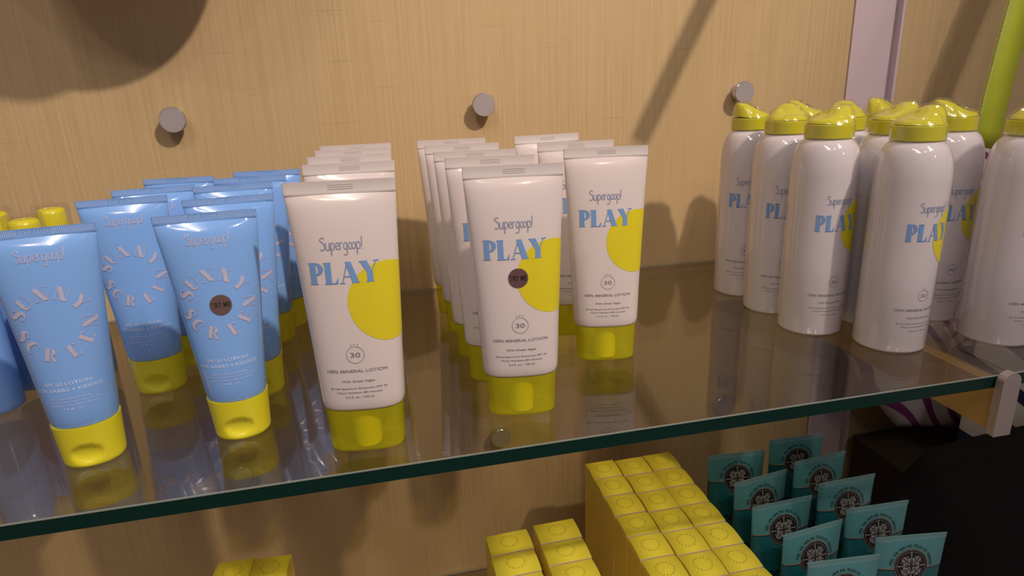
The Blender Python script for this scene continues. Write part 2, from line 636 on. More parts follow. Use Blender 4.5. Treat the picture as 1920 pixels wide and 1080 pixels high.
def wrap(mb, g, surf, key, eps=0.00018, su=0.002, sz=0.004, umax=None):
    bm = bmesh.new()
    vs = [bm.verts.new((x, y, 0)) for x, y in g[0]]
    for f in g[1]:
        try: bm.faces.new([vs[i] for i in f])
        except ValueError: pass
    bmesh.ops.triangulate(bm, faces=bm.faces[:])
    a, b, c, d = bounds(g)
    for ax, lo, hi, st in ((0, a, b, su), (1, c, d, sz)):
        k = math.floor(lo / st) + 1
        while k * st < hi:
            co = [0, 0, 0]; no = [0, 0, 0]
            co[ax] = k * st; no[ax] = 1
            bmesh.ops.bisect_plane(bm, geom=bm.verts[:] + bm.edges[:] + bm.faces[:], plane_co=co, plane_no=no)
            k += 1
    if umax is not None:
        bmesh.ops.bisect_plane(bm, geom=bm.verts[:] + bm.edges[:] + bm.faces[:], plane_co=(umax, 0, 0), plane_no=(1, 0, 0), clear_outer=True)
    bm.verts.index_update()
    V = [surf.at(v.co.x, v.co.y, eps) for v in bm.verts]
    F = []
    for f in bm.faces:
        idx = [v.index for v in f.verts]
        if f.normal.z < 0: idx = idx[::-1]
        F.append(idx)
    bm.free()
    mb.add(V, F, key, True)


# ---------------------------------------------------------------- the setting
PX0, PX1 = 0.501, 0.561
mb = MB(); mb.box(-1.6, PX0, 0, 0.02, -1.1, 1.5, 'wall'); prop(mb.build('wall_back'), kind='structure')
mb = MB(); mb.box(PX1, 1.9, 0, 0.02, -1.1, 1.5, 'wall'); prop(mb.build('wall_right'), kind='structure')
mb = MB()
mb.box(PX0, PX1, 0.006, 0.02, -1.1, 1.5, 'pilaster')
mb.box(PX0, PX0 + 0.003, -0.002, 0.006, -1.1, 1.5, 'pilaster')
mb.box(PX1 - 0.003, PX1, -0.002, 0.006, -1.1, 1.5, 'pilaster')
prop(mb.build('trim_1'), kind='structure')

mb = MB(); mb.box(-1.6, 1.9, -3.2, 0.0, -1.12, -1.1, 'floor'); prop(mb.build('floor'), kind='structure')

ARM_X = 0.402
FRONT = -0.3183


def glass_shelf(x0, x1, z, label, left_open=False):
    g = empty('glass_shelf', ((x0 + x1) / 2, -0.16, z))
    hx = (x1 - x0) / 2
    b = MB()
    y0, y1, t = FRONT + 0.16, 0.16 - 0.002, 0.0092
    vs = [(x, y, zz) for zz in (-t, 0) for y in (y0, y1) for x in (-hx, hx)]
    b.add(vs, [(0, 2, 3, 1), (4, 5, 7, 6)], 'glass', False)
    b.add(vs, [(0, 1, 5, 4), ], 'edge_green', False)
    b.add(vs, [(2, 6, 7, 3), (0, 4, 6, 2), (1, 3, 7, 5)], 'glass', False)
    b.build('pane', g)
    e = MB()
    e.box(-hx, hx, y0 - 0.0005, y0 + 0.0003, -0.0006, 0.0001, 'edge_line')
    e.box(-hx, hx, y1 - 0.001, y1 + 0.0003, -0.0006, 0.0001, 'edge_line')
    e.build('polished_arris', g)
    prop(g, label, 'shelf', 'glass shelves on the wood wall')
    return g


glass_shelf(-1.2, ARM_X - 0.001, 0, 'long clear glass shelf with a dark green front edge carrying the lotion tubes')
glass_shelf(ARM_X + 0.001, 1.5, 0, 'clear glass shelf right of the grey bracket under the rightmost spray can')
glass_shelf(-1.2, 0.433, -0.356, 'lower glass shelf under the yellow cartons and the teal tubes')

# bracket arm between the two panes
br = empty('shelf_bracket', (ARM_X, 0, -0.03))
b = MB(); b.box(-0.006, 0.006, FRONT + 0.0005, -0.001, -0.014, 0.0203, 'arm_wood'); b.build('arm', br, 0.0006)
b = MB()
prof = [(-0.0130, -0.013)] + [(-0.006 - 0.0070 * math.cos(a), 0.0265 + 0.0070 * math.sin(a)) for a in [PI * i / 12 for i in range(13)]] + [(0.0010, -0.013)]
rings = [[(x, yy, z) for x, z in prof] for yy in (FRONT - 0.0012, FRONT - 0.0068)]
b.loft(rings[::-1], 'cap_metal', smooth=False)
b.build('front_cap', br, 0.0008)['label'] = 'grey metal front cap with a rounded top'
prop(br, 'wooden shelf bracket arm with a grey round-topped metal front cap under the glass joint', 'bracket')

# standoffs
so = empty('wall_standoff', (0, 0, 0))
b = MB()
rings = [[(r * math.cos(2 * PI * i / 40), y, r * math.sin(2 * PI * i / 40)) for i in range(40)] for r, y in ((0.0085, 0.0), (0.0085, -0.009))]
b.loft(rings[::-1], 'steel'); b.build('barrel', so)
b = MB()
rings = [[(r * math.cos(2 * PI * i / 48), y, r * math.sin(2 * PI * i / 48)) for i in range(48)] for r, y in
         ((0.0104, -0.0085), (0.0108, -0.009), (0.0108, -0.0128), (0.0102, -0.0134))]
b.loft(rings[1:3][::-1], 'steel_edge', False, False)
b.loft(rings[2:][::-1], 'steel_edge', False, False)
b.loft(rings[3:], 'steel', False, False)
b.add(rings[3], [tuple(range(48))], 'steel', False)
b.build('round_cap', so)
spots = [(-0.1666, 0.1783, 'round steel standoff on the wood wall above the blue tubes'),
         (0.1054, 0.1783, 'round steel standoff on the wood wall above the middle row of white tubes'),
         (0.3745, 0.1783, 'round steel standoff on the wood wall just above the leftmost spray can'),
         (-0.1666, -0.1775, 'round steel standoff seen through the glass right of the front blue tube cap'),
         (0.1054, -0.1775, 'round steel standoff seen through the glass below the middle white tube'),
         (0.3745, -0.1775, 'round steel standoff seen through the glass below the spray cans')]
for i, (x, z, lab) in enumerate(spots):
    o = so if i == 0 else copy_tree(so)
    o.location = (x, 0, z)
    prop(o, lab, 'standoff', 'wall standoffs')


# ---------------------------------------------------------------- white tubes
WT = table([(0.0265, 0.0215, 0.0120, 2.8), (0.0273, 0.0226, 0.0130, 2.8), (0.030, 0.0234, 0.0136, 2.7), (0.036, 0.0237, 0.0137, 2.6),
            (0.06, 0.0246, 0.0128, 2.4), (0.09, 0.0260, 0.0108, 2.3), (0.12, 0.0275, 0.0082, 2.2), (0.1370, 0.0284, 0.0054, 2.1), (0.1432, 0.0287, 0.0034, 2.1), (0.1470, 0.0289, 0.0009, 2.0)])


def small_line(s, w0, h, cy, cx=0.0):
    g = text2d(s, 1.0, 0.012)
    return fit(g, cx - w0 / 2, cx + w0 / 2, cy - h / 2, cy + h / 2)


def print_play(mb, surf, cx, z_name, z_play, pw, ph, can=False):
    k = pw / 0.037
    wrap(mb, fit(script_name(), cx - 0.0110 * k, cx + 0.0110 * k, z_name - 0.0035, z_name + 0.0062), surf, 'slate_ink' if can else 'blue_ink' if False else 'slate_ink', eps=0.00030)
    wrap(mb, fit(word('PLAY', 0.03), cx - pw / 2, cx + pw / 2, z_play - ph / 2, z_play + ph / 2), surf, 'blue_ink', eps=0.00030)


def white_tube():
    t = empty('lotion_tube', (0, 0, 0))
    surf = Surf(WT)
    mb = MB()
    zs = [0.0265, 0.0273, 0.0283, 0.030, 0.033, 0.036, 0.045, 0.06, 0.075, 0.09, 0.105, 0.12, 0.129, 0.137, 0.1405, 0.1432, 0.1455, 0.1470]
    mb.loft([ring_se(*WT(z), z) for z in zs], 'white')
    print_play(mb, surf, -0.0012, 0.1193, 0.1064, 0.0370, 0.0116)
    # big yellow sun wrapping round the right side
    wrap(mb, disc(0.0213, 0.0890, 0.0222, 56), surf, 'sun_ink', eps=0.00015, umax=0.0345)
    wrap(mb, ring2(0, 0.0605, 0.0048, 0.00025), surf, 'grey_ink')
    wrap(mb, small_line('30', 0.0055, 0.0028, 0.0605), surf, 'grey_ink')
    wrap(mb, arc_text('SPF', 0, 0.0605, 0.0054, 90, 0.0016, 17), surf, 'grey_ink')
    wrap(mb, small_line('100% MINERAL LOTION', 0.0330, 0.0018, 0.0512), surf, 'grey_ink')
    wrap(mb, small_line('With Green Algae', 0.0180, 0.0017, 0.0450), surf, 'grey_ink')
    wrap(mb, small_line('Broad Spectrum Sunscreen SPF 30', 0.0310, 0.0014, 0.0408), surf, 'grey_ink')
    wrap(mb, small_line('Water Resistant (80 minutes)', 0.0250, 0.0014, 0.0383), surf, 'grey_ink')
    wrap(mb, small_line('3.4 fl. oz. / 100 ml', 0.0155, 0.0012, 0.0357), surf, 'grey_ink')
    mb.build('tube_body', t)
    s = MB()
    s.loft([ring_se(0.0289, 0.0009, 3, 0.1465, 48), ring_se(0.0290, 0.0012, 6, 0.1472, 48), ring_se(0.0290, 0.0006, 6, 0.1481, 48), ring_se(0.0291, 0.0006, 6, 0.1537, 48)], 'seal_white')
    for k in range(3):
        s.box(-0.0060, 0.0070, -0.00075, -0.0005, 0.1493 + k * 0.0011, 0.1496 + k * 0.0011, 'seal_white')
    s.build('crimped_seal', t, 0)
    c = MB()
    c.loft([ring_se(0.0196, 0.0108, 3.2, 0.0), ring_se(0.0206, 0.0118, 3.2, 0.0008), ring_se(0.0210, 0.0122, 3.2, 0.0025), ring_se(0.0220, 0.0126, 3.1, 0.0263)], 'cap_clear')
    c.build('cap', t)
    c = MB()
    c.loft([ring_se(0.0075, 0.0085, 2.2, 0.0012, 32), ring_se(0.0078, 0.0088, 2.2, 0.0258, 32)], 'core')
    c.build('cap_core', t)
    return t


WHITE = [
    (-0.0195, -0.2870, -7.0, 'largest white lotion tube, at the front of the row beside the blue tubes'),
    (-0.0168, -0.2060, -4.3, 'white lotion tube second from the front in the row beside the blue tubes'),
    (-0.0176, -0.1570, -3.0, 'white lotion tube in the middle of the row of five beside the blue tubes'),
    (-0.0160, -0.1110, -6.0, 'white lotion tube second from the wall in the row beside the blue tubes'),
    (-0.0146, -0.0720, -4.6, 'white lotion tube nearest the wall in the row beside the blue tubes'),
    (0.0765, -0.2715, -8.0, 'white lotion tube carrying a plum round TRY ME sticker'),
    (0.0723, -0.2200, -9.9, 'white lotion tube directly behind the one with the plum sticker'),
    (0.0692, -0.1770, -10.6, 'white lotion tube third in the row behind the plum sticker, left edge and seal showing'),
    (0.0675, -0.1230, -8.5, 'white lotion tube fourth in the row behind the plum sticker, next to last'),
    (0.0650, -0.0740, -9.3, 'white lotion tube nearest the wall in the middle row, farthest behind the plum sticker'),
    (0.1550, -0.2090, -11.0, 'white lotion tube alone at the front of the short right row, lettering fully in view'),
    (0.1500, -0.1560, -9.6, 'white lotion tube in the middle of the short right row of three'),
    (0.1470, -0.0830, 2.3, 'white lotion tube nearest the wall in the short right row of three'),
]
wt0 = white_tube()
for i, (x, y, a, lab) in enumerate(WHITE):
    o = wt0 if i == 0 else copy_tree(wt0)
    o.location = (x, y, 0)
    o.rotation_euler = (0, 0, math.radians(a))
    prop(o, lab, 'tube', 'white lotion tubes on the glass shelf')
    if i == 5: sticker_tube = o


def sticker(parent, surf, u, z, foil, name='sticker'):
    s = MB()
    wrap(s, disc(u, z, 0.0058, 36), surf, foil, eps=0.00045, su=0.0015, sz=0.0015)
    wrap(s, small_line('TRY ME', 0.0098, 0.0030, z, u), surf, 'black_ink', eps=0.0006)
    s.build(name, parent)['label'] = 'round foil sticker reading TRY ME'


sticker(sticker_tube, Surf(WT), 0.0, 0.0895, 'plum')

# ---------------------------------------------------------------- blue tubes
BT = table([(0.0262, 0.0168, 0.0150, 2.1), (0.030, 0.0174, 0.0158, 2.1), (0.045, 0.0186, 0.0158, 2.1), (0.07, 0.0210, 0.0135, 2.1),
            (0.095, 0.0235, 0.0105, 2.1), (0.115, 0.0256, 0.0076, 2.1), (0.1240, 0.0265, 0.0056, 2.1), (0.1282, 0.0268, 0.0036, 2.1), (0.1315, 0.0270, 0.0009, 2.0)])


def sun_word():
    parts = []
    rx = ry = 0.0168
    seq = [('S', 158, 0), ('U', 131, 0), ('N', 100, 0), ('N', 67, 0), ('Y', 35, 0),
           ('S', 197, 1), ('C', 223, 1), ('R', 256, 1), ('E', 293, 1), ('E', 324, 1), ('N', 355, 1)]
    for ch, a, low in seq:
        g, wd = glyph(ch)
        h = 0.0072
        g = xf(g, h * 0.98, h, dx=-wd * h * 0.98 / 2, dy=-h / 2)
        t = math.radians(a)
        rot = t + PI / 2 if low else t - PI / 2
        parts.append(xf(g, 1, dx=rx * math.cos(t), dy=ry * math.sin(t), rot=rot))
    return merge(parts)


def blue_tube():
    t = empty('sunscreen_tube', (0, 0, 0))
    surf = Surf(BT)
    mb = MB()
    zs = [0.0262, 0.0275, 0.030, 0.036, 0.045, 0.058, 0.07, 0.082, 0.095, 0.105, 0.115, 0.1195, 0.1240, 0.1262, 0.1282, 0.1300, 0.1315]
    mb.loft([ring_se(*BT(z), z) for z in zs], 'blue')
    wrap(mb, fit(script_name(), -0.0115, 0.0115, 0.1168, 0.1258), surf, 'pearl', eps=0.0003)
    wrap(mb, xf(sun_word(), 1, dy=0.0860), surf, 'pearl', eps=0.0003, su=0.0015, sz=0.002)
    wrap(mb, small_line('SPF 50 LOTION', 0.0230, 0.0020, 0.0530), surf, 'pale_ink')
    wrap(mb, small_line('FOR BABIES + KIDDOS', 0.0330, 0.0020, 0.0495), surf, 'pale_ink')
    for k, (s, wd) in enumerate((('With Clementine and Lavender', 0.020), ('Broad Spectrum Sunscreen SPF 50', 0.027), ('Water Resistant (80 minutes)', 0.024), ('3.4 fl. oz.', 0.010))):
        wrap(mb, small_line(s, wd, 0.0012, 0.0445 - k * 0.0021), surf, 'pale_ink')
    mb.build('tube_body', t)
    s = MB()
    s.loft([ring_se(0.0270, 0.0009, 3, 0.1311, 48), ring_se(0.0271, 0.0011, 6, 0.1316, 48), ring_se(0.0271, 0.0006, 6, 0.1322, 48), ring_se(0.0273, 0.0006, 6, 0.1360, 48)], 'blue_seal')
    x = -0.0265
    while x < 0.0265:
        if not (-0.0085 < x < 0.0065):
            s.box(x, x + 0.0004, -0.00085, -0.0005, 0.1323, 0.1356, 'blue_emboss')
        x += 0.00095
    g = fit(text2d('EXP 11/24', 1.0), -0.0075, 0.0058, 0.1329, 0.1351)
    s.add([(a, -0.00066, z) for a, z in g[0]], [f for f in g[1]], 'blue_emboss', False)
    s.build('crimped_seal', t)
    c = MB()
    N = 72
    rings = []
    zz = [0.0, 0.0006, 0.0018, 0.003, 0.0045, 0.006, 0.0075, 0.009, 0.0105, 0.012, 0.0135, 0.015, 0.0165, 0.018, 0.0225, 0.0258]
    for z in zz:
        a = lerp(0.0158, 0.0174, z / 0.0258); bb = lerp(0.0142, 0.0157, z / 0.0258)
        if z < 0.002: a -= 0.0012 * (1 - z / 0.002) ** 2; bb -= 0.0012 * (1 - z / 0.002) ** 2
        rg = []
        for i, (x, y, q) in enumerate(ring_se(a, bb, 2.15, z, N)):
            # thumb recess low on the front
            if y < 0:
                e = (x / 0.0080) ** 2 + ((z - 0.0085) / 0.0062) ** 2
                if e < 1: y += 0.0034 * (1 - e) ** 0.6
            rg.append((x, y, z))
        rings.append(rg)
    c.loft(rings, 'yellow')
    c.build('cap', t)
    c = MB()
    c.loft([ring_se(0.0166, 0.0149, 2.1, 0.0255), ring_se(0.0166, 0.0149, 2.1, 0.0266)], 'seam')
    c.build('cap_seam', t)
    return t


BLUE = [
    (-0.0960, -0.2510, 4.0, 'sky blue tube with the bronze foil TRY ME sticker on its front'),
    (-0.1770, -0.2590, 8.0, 'sky blue tube at the far left front, nearest the viewer'),
    (-0.1650, -0.1690, 4.2, 'sky blue tube standing between and just behind the two front blue tubes'),
    (-0.1585, -0.1245, 8.0, 'sky blue tube in the left blue row, third from the front, only its top showing'),
    (-0.1545, -0.0740, -7.0, 'sky blue tube nearest the wall in the left blue row'),
    (-0.0940, -0.1960, 4.3, 'sky blue tube directly behind the one with the bronze sticker'),
    (-0.1020, -0.1370, 2.6, 'sky blue tube third from the front in the row behind the bronze sticker'),
    (-0.0965, -0.0980, -2.2, 'sky blue tube fourth in the row behind the bronze sticker'),
    (-0.0890, -0.0620, -6.1, 'sky blue tube nearest the wall in the right blue row, beside the white seals'),
]
bt0 = blue_tube()
for i, (x, y, a, lab) in enumerate(BLUE):
    o = bt0 if i == 0 else copy_tree(bt0)
    o.location = (x, y, 0)
    o.rotation_euler = (0, 0, math.radians(a))
    prop(o, lab, 'tube', 'sky blue sunscreen tubes on the glass shelf')
sticker(bt0, Surf(BT), 0.0018, 0.0852, 'bronze')


# ---------------------------------------------------------------- spray cans
CT = table([(0.0, 0.0232, 0.0232, 2.0), (0.0015, 0.0245, 0.0245, 2.0), (0.5, 0.0245, 0.0245, 2.0)])


def spray_can():
    t = empty('spray_can', (0, 0, 0))
    surf = Surf(CT)
    mb = MB()
    prof = [(0.0225, 0.0), (0.0238, 0.0006), (0.0245, 0.002), (0.0245, 0.06), (0.0245, 0.122)]
    for i in range(1, 11):
        a = i / 10 * PI / 2 * 0.86
        prof.append((0.0158 + 0.0087 * math.cos(a), 0.122 + 0.0262 * math.sin(a)))
    prof.append((0.0152, 0.1500))
    mb.loft(lathe_rings(prof, 64), 'can')
    print_play(mb, surf, 0.0, 0.104, 0.0895, 0.0320, 0.0120, True)
    wrap(mb, disc(0.0245, 0.0860, 0.0220, 48), surf, 'sun_ink', eps=0.00015, umax=0.037)
    wrap(mb, ring2(0.002, 0.0440, 0.0040, 0.00028), surf, 'grey_ink')
    wrap(mb, small_line('30', 0.0046, 0.0026, 0.0440, 0.002), surf, 'grey_ink')
    wrap(mb, arc_text('SPF', 0.002, 0.0440, 0.0046, 90, 0.0015, 18), surf, 'grey_ink')
    wrap(mb, small_line('100% MINERAL BODY MIST', 0.0360, 0.0018, 0.0335, 0.002), surf, 'grey_ink')
    wrap(mb, small_line('With Marigold Extract', 0.0200, 0.0016, 0.0275, 0.002), surf, 'grey_ink')
    wrap(mb, small_line('Broad Spectrum Sunscreen SPF 30', 0.0320, 0.0013, 0.0232, 0.002), surf, 'grey_ink')
    wrap(mb, small_line('Water Resistant (80 minutes)', 0.0260, 0.0013, 0.0207, 0.002), surf, 'grey_ink')
    wrap(mb, small_line('6 fl. oz. / 177 ml', 0.0140, 0.0012, 0.0177, 0.002), surf, 'grey_ink')
    mb.build('can_body', t)
    # cap: collar ring + sloping hood with a finger dish
    c = MB()
    c.loft(lathe_rings([(0.0158, 0.1496), (0.0167, 0.1497), (0.0170, 0.1500), (0.0170, 0.1505), (0.0168, 0.1590), (0.0168, 0.1594), (0.0166, 0.1597), (0.0162, 0.1598), (0.0150, 0.1598)], 56), 'spray_yellow')
    cap = c.build('cap_collar', t)
    h = MB()
    NR, NA = 12, 56
    rr = 0.0157
    rings = []

    def hz(x, y):
        s = x / rr
        k = min(1, max(0, (s + 0.95) / 1.60))
        k = k * k * (3 - 2 * k)
        top = 0.0034 + 0.0092 * k
        q = abs(y) / rr
        side = max(0.0, 1 - (q * (1.05 if s < 0.2 else 1.2)) ** 2.6)
        e = (x * x + y * y) / rr / rr
        round_ = max(0.0, 1 - e ** 10) ** 0.5
        dish = 0.0014 * math.exp(-((x + 0.003) ** 2 + y * y * 0.8) / 0.000045)
        return (top * (0.25 + 0.75 * side) - dish) * round_
    V = [(0, 0, 0.1598 + hz(0, 0))]
    for i in range(1, NR + 1):
        r = rr * (i / NR) ** 0.8
        for j in range(NA):
            a = 2 * PI * j / NA
            x, y = r * math.cos(a), r * math.sin(a)
            V.append((x, y, 0.1598 + hz(x * 0.999, y * 0.999)))
    F = [(0, 1 + j, 1 + (j + 1) % NA) for j in range(NA)]
    for i in range(NR - 1):
        for j in range(NA):
            k = (j + 1) % NA
            F.append((1 + i * NA + j, 1 + (i + 1) * NA + j, 1 + (i + 1) * NA + k, 1 + i * NA + k))
    h.add(V, F, 'spray_yellow')
    h.build('spray_hood', t)
    # crumpled clear wrap over the hood
    s = MB()
    rnd = random.Random(5)
    V2 = []
    for (x, y, z) in V:
        d = Vector((x, y, z - 0.155))
        j = 0.0005 + rnd.random() * 0.0017
        d.normalize()
        V2.append((x + d.x * j, y + d.y * j, z + d.z * j))
    s.add(V2, F, 'shrink', False)
    s.loft(lathe_rings([(0.0166, 0.1610), (0.0175, 0.1596), (0.0176, 0.1500), (0.0160, 0.1478)], 28)[::-1], 'shrink', False, False, False)
    s.build('shrink_wrap', t)
    return t


CANS = [  # x, y, facing deg (0 = towards the viewer's side), hood azimuth deg
    (0.330, -0.1015, -30, 172, 'white spray can with yellow cap at the left end of the cans, nearest the wall'),
    (0.331, -0.1520, -22, 60, 'white spray can second in the left row of cans'),
    (0.332, -0.2025, -6, 5, 'white spray can at the front of the left row, PLAY and SPF 30 in view'),
    (0.3815, -0.1020, 20, 150, 'white spray can deep behind the second can, only its yellow hood tip showing'),
    (0.383, -0.153, 70, 60, 'white spray can whose tall yellow cap shows right of the front left can'),
    (0.3875, -0.2025, 95, 0, 'white spray can with blank bluish side behind the two front cans'),
    (0.366, -0.249, -2, 8, 'white spray can in front, nearest the viewer, foremost of all the cans'),
    (0.434, -0.140, 40, 120, 'white spray can at the back, hood tip just showing behind the blank-sided can'),
    (0.4375, -0.205, -12, 150, 'white spray can beside the lime ribbon, partly behind the foremost can'),
    (0.448, -0.262, 0, 20, 'white spray can cut by the right edge of the picture, right of the bracket'),
]
sc0 = spray_can()
for i, (x, y, a, hd, lab) in enumerate(CANS):
    o = sc0 if i == 0 else copy_tree(sc0)
    o.location = (x, y, 0)
    o.rotation_euler = (0, 0, math.radians(a))
    for ch in o.children:
        if ch.name.split('.')[0] in ('spray_hood', 'shrink_wrap'):
            ch.rotation_euler = (0, 0, math.radians(hd - a))
    prop(o, lab, 'spray can', 'white spray cans on the glass shelf')


# ---------------------------------------------------------------- blue bottles at the far left
def mist_bottle():
    t = empty('mist_bottle', (0, 0, 0))
    b = MB()
    b.loft(lathe_rings([(0.0155, 0), (0.0168, 0.0012), (0.0170, 0.004), (0.0170, 0.078), (0.0160, 0.086), (0.0120, 0.092), (0.0095, 0.094)]), 'blue'); b.build('bottle_body', t)
    b = MB()
    b.loft(lathe_rings([(0.0085, 0.0935), (0.0090, 0.0945), (0.0088, 0.124), (0.0080, 0.1265), (0.0060, 0.1275)], 36), 'yellow'); b.build('pump_cap', t)
    b = MB()
    b.loft(lathe_rings([(0.0112, 0.0942), (0.0112, 0.1285), (0.0104, 0.1305), (0.0070, 0.1310)], 36), 'clear', cap0=False); b.build('clear_overcap', t)
    return t


mb0 = mist_bottle()
for i, (x, y, lab) in enumerate([
        (-0.2240, -0.1330, 'blue mist bottle with a clear overcap, rightmost of the bottles at the left edge'),
        (-0.2235, -0.1725, 'blue mist bottle with yellow cap lower in view, behind the far left blue tube'),
        (-0.2600, -0.1330, 'blue mist bottle with yellow cap at the left edge of the picture'),
        (-0.2700, -0.1720, 'blue bottle whose base shows at the left edge beside the far left tube')]):
    o = mb0 if i == 0 else copy_tree(mb0)
    o.location = (x, y, 0)
    prop(o, lab, 'bottle', 'blue mist bottles at the left edge')


# ---------------------------------------------------------------- yellow cartons on the lower shelf
LOW = -0.356


def carton(wd, dp, ht):
    t = empty('yellow_carton', (0, 0, 0))
    b = MB(); b.box(-wd / 2, wd / 2, -dp / 2, dp / 2, 0, ht - 0.0012, 'card_side'); b.build('carton_body', t, 0.0006)
    f = MB()
    n = 8
    V = []
    for j in range(n + 1):
        y = dp / 2 - dp * j / n
        z = ht + 0.0014 * math.sin(PI * j / n) + 0.0006 * (j / n)
        V += [(-wd / 2 + 0.0002, y, z), (wd / 2 - 0.0002, y, z)]
    m = len(V)
    V += [(x, y, z - 0.0011) for x, y, z in V]
    F = []
    for j in range(n):
        a = 2 * j
        F += [(a, a + 2, a + 3, a + 1), (m + a, m + a + 1, m + a + 3, m + a + 2), (a, m + a, m + a + 2, a + 2), (a + 1, a + 3, m + a + 3, m + a + 1)]
    f.add(V, F, 'card_yellow')
    f.add([V[2 * n], V[2 * n + 1], V[m + 2 * n + 1], V[m + 2 * n]], [(0, 3, 2, 1)], 'card_edge', False)
    f.add([V[0], V[1], V[m + 1], V[m]], [(0, 1, 2, 3)], 'card_yellow', False)
    # ring of tiny printed strokes
    for k in range(18):
        a = 2 * PI * k / 18
        r0, r1 = 0.0068, 0.0082
        if k % 3 == 0: r1 = 0.0086
        c, s = math.cos(a), math.sin(a)
        hw = 0.00028

        def P(r, w_):
            x, y = r * c - w_ * s, (r * s + w_ * c) * min(1, dp / 0.029)
            u = (dp / 2 - y) / dp
            return (x, y, ht + 0.0014 * math.sin(PI * u) + 0.0006 * u + 0.0002)
        f.add([P(r0, -hw), P(r1, -hw), P(r1, hw), P(r0, hw)], [(0, 1, 2, 3)], 'card_print', False)
    f.build('top_flap', t)
    return t


ct0 = carton(0.0302, 0.0284, 0.175)
first = True
rows_w = ['back', 'second', 'third', 'fourth', 'fifth', 'sixth', 'seventh', 'eighth']
cols_w = ['left', 'middle', 'right']
for c in range(3):
    for r in range(8):
        x = (0.1955, 0.2268, 0.2575)[c] + random.uniform(-0.0003, 0.0003)
        y = -0.0965 - r * 0.02935 + (0.002, -0.0005, 0.0)[c] + random.uniform(-0.0002, 0.0002)
        if y < -0.305: continue
        o = ct0 if first else copy_tree(ct0)
        first = False
        o.location = (x, y, LOW)
        o.rotation_euler = (0, 0, math.radians(random.uniform(-0.5, 0.5)))
        prop(o, 'yellow carton in the large block, %s column, %s from the wall' % (cols_w[c], 'nearest' if r == 0 else rows_w[r]), 'carton', 'yellow cartons in the large block')
ct1 = carton(0.0375, 0.0258, 0.175)
first = True
for c in range(2):
    for r in range(5):
        o = ct1 if first else copy_tree(ct1)
        first = False
        o.location = ((0.0804, 0.1243)[c], (-0.1770, -0.1735)[c] - r * 0.0268, LOW)
        o.rotation_euler = (0, 0, math.radians((2.2, 1.2)[c] if r == 0 else random.uniform(0, 2.0)))
        prop(o, 'yellow carton in the wide-topped middle block, %s column, %s from the wall' % (('left', 'right')[c], 'nearest' if r == 0 else rows_w[r]), 'carton', 'yellow cartons in the middle block')
for c in range(2):
    for r in range(5):
        o = copy_tree(ct0)
        o.location = ((-0.1500, -0.1198)[c], (-0.1535, -0.1570)[c] - r * 0.0294, LOW)
        o.rotation_euler = (0, 0, math.radians(-4.0 if r == 0 else 0))
        prop(o, 'yellow carton in the left small block at the bottom, %s column, %s from the wall' % (('left', 'right')[c], 'nearest' if r == 0 else rows_w[r]), 'carton', 'yellow cartons in the left block')


# ---------------------------------------------------------------- teal tubes
TH = 0.191
TT = table([(0.022, 0.0215, 0.0165, 2.1), (0.03, 0.0225, 0.0170, 2.1), (0.10, 0.0262, 0.0130, 2.1), (0.15, 0.0285, 0.0075, 2.1), (0.175, 0.0295, 0.0035, 2.1), (0.1865, 0.0300, 0.0009, 2.0)])


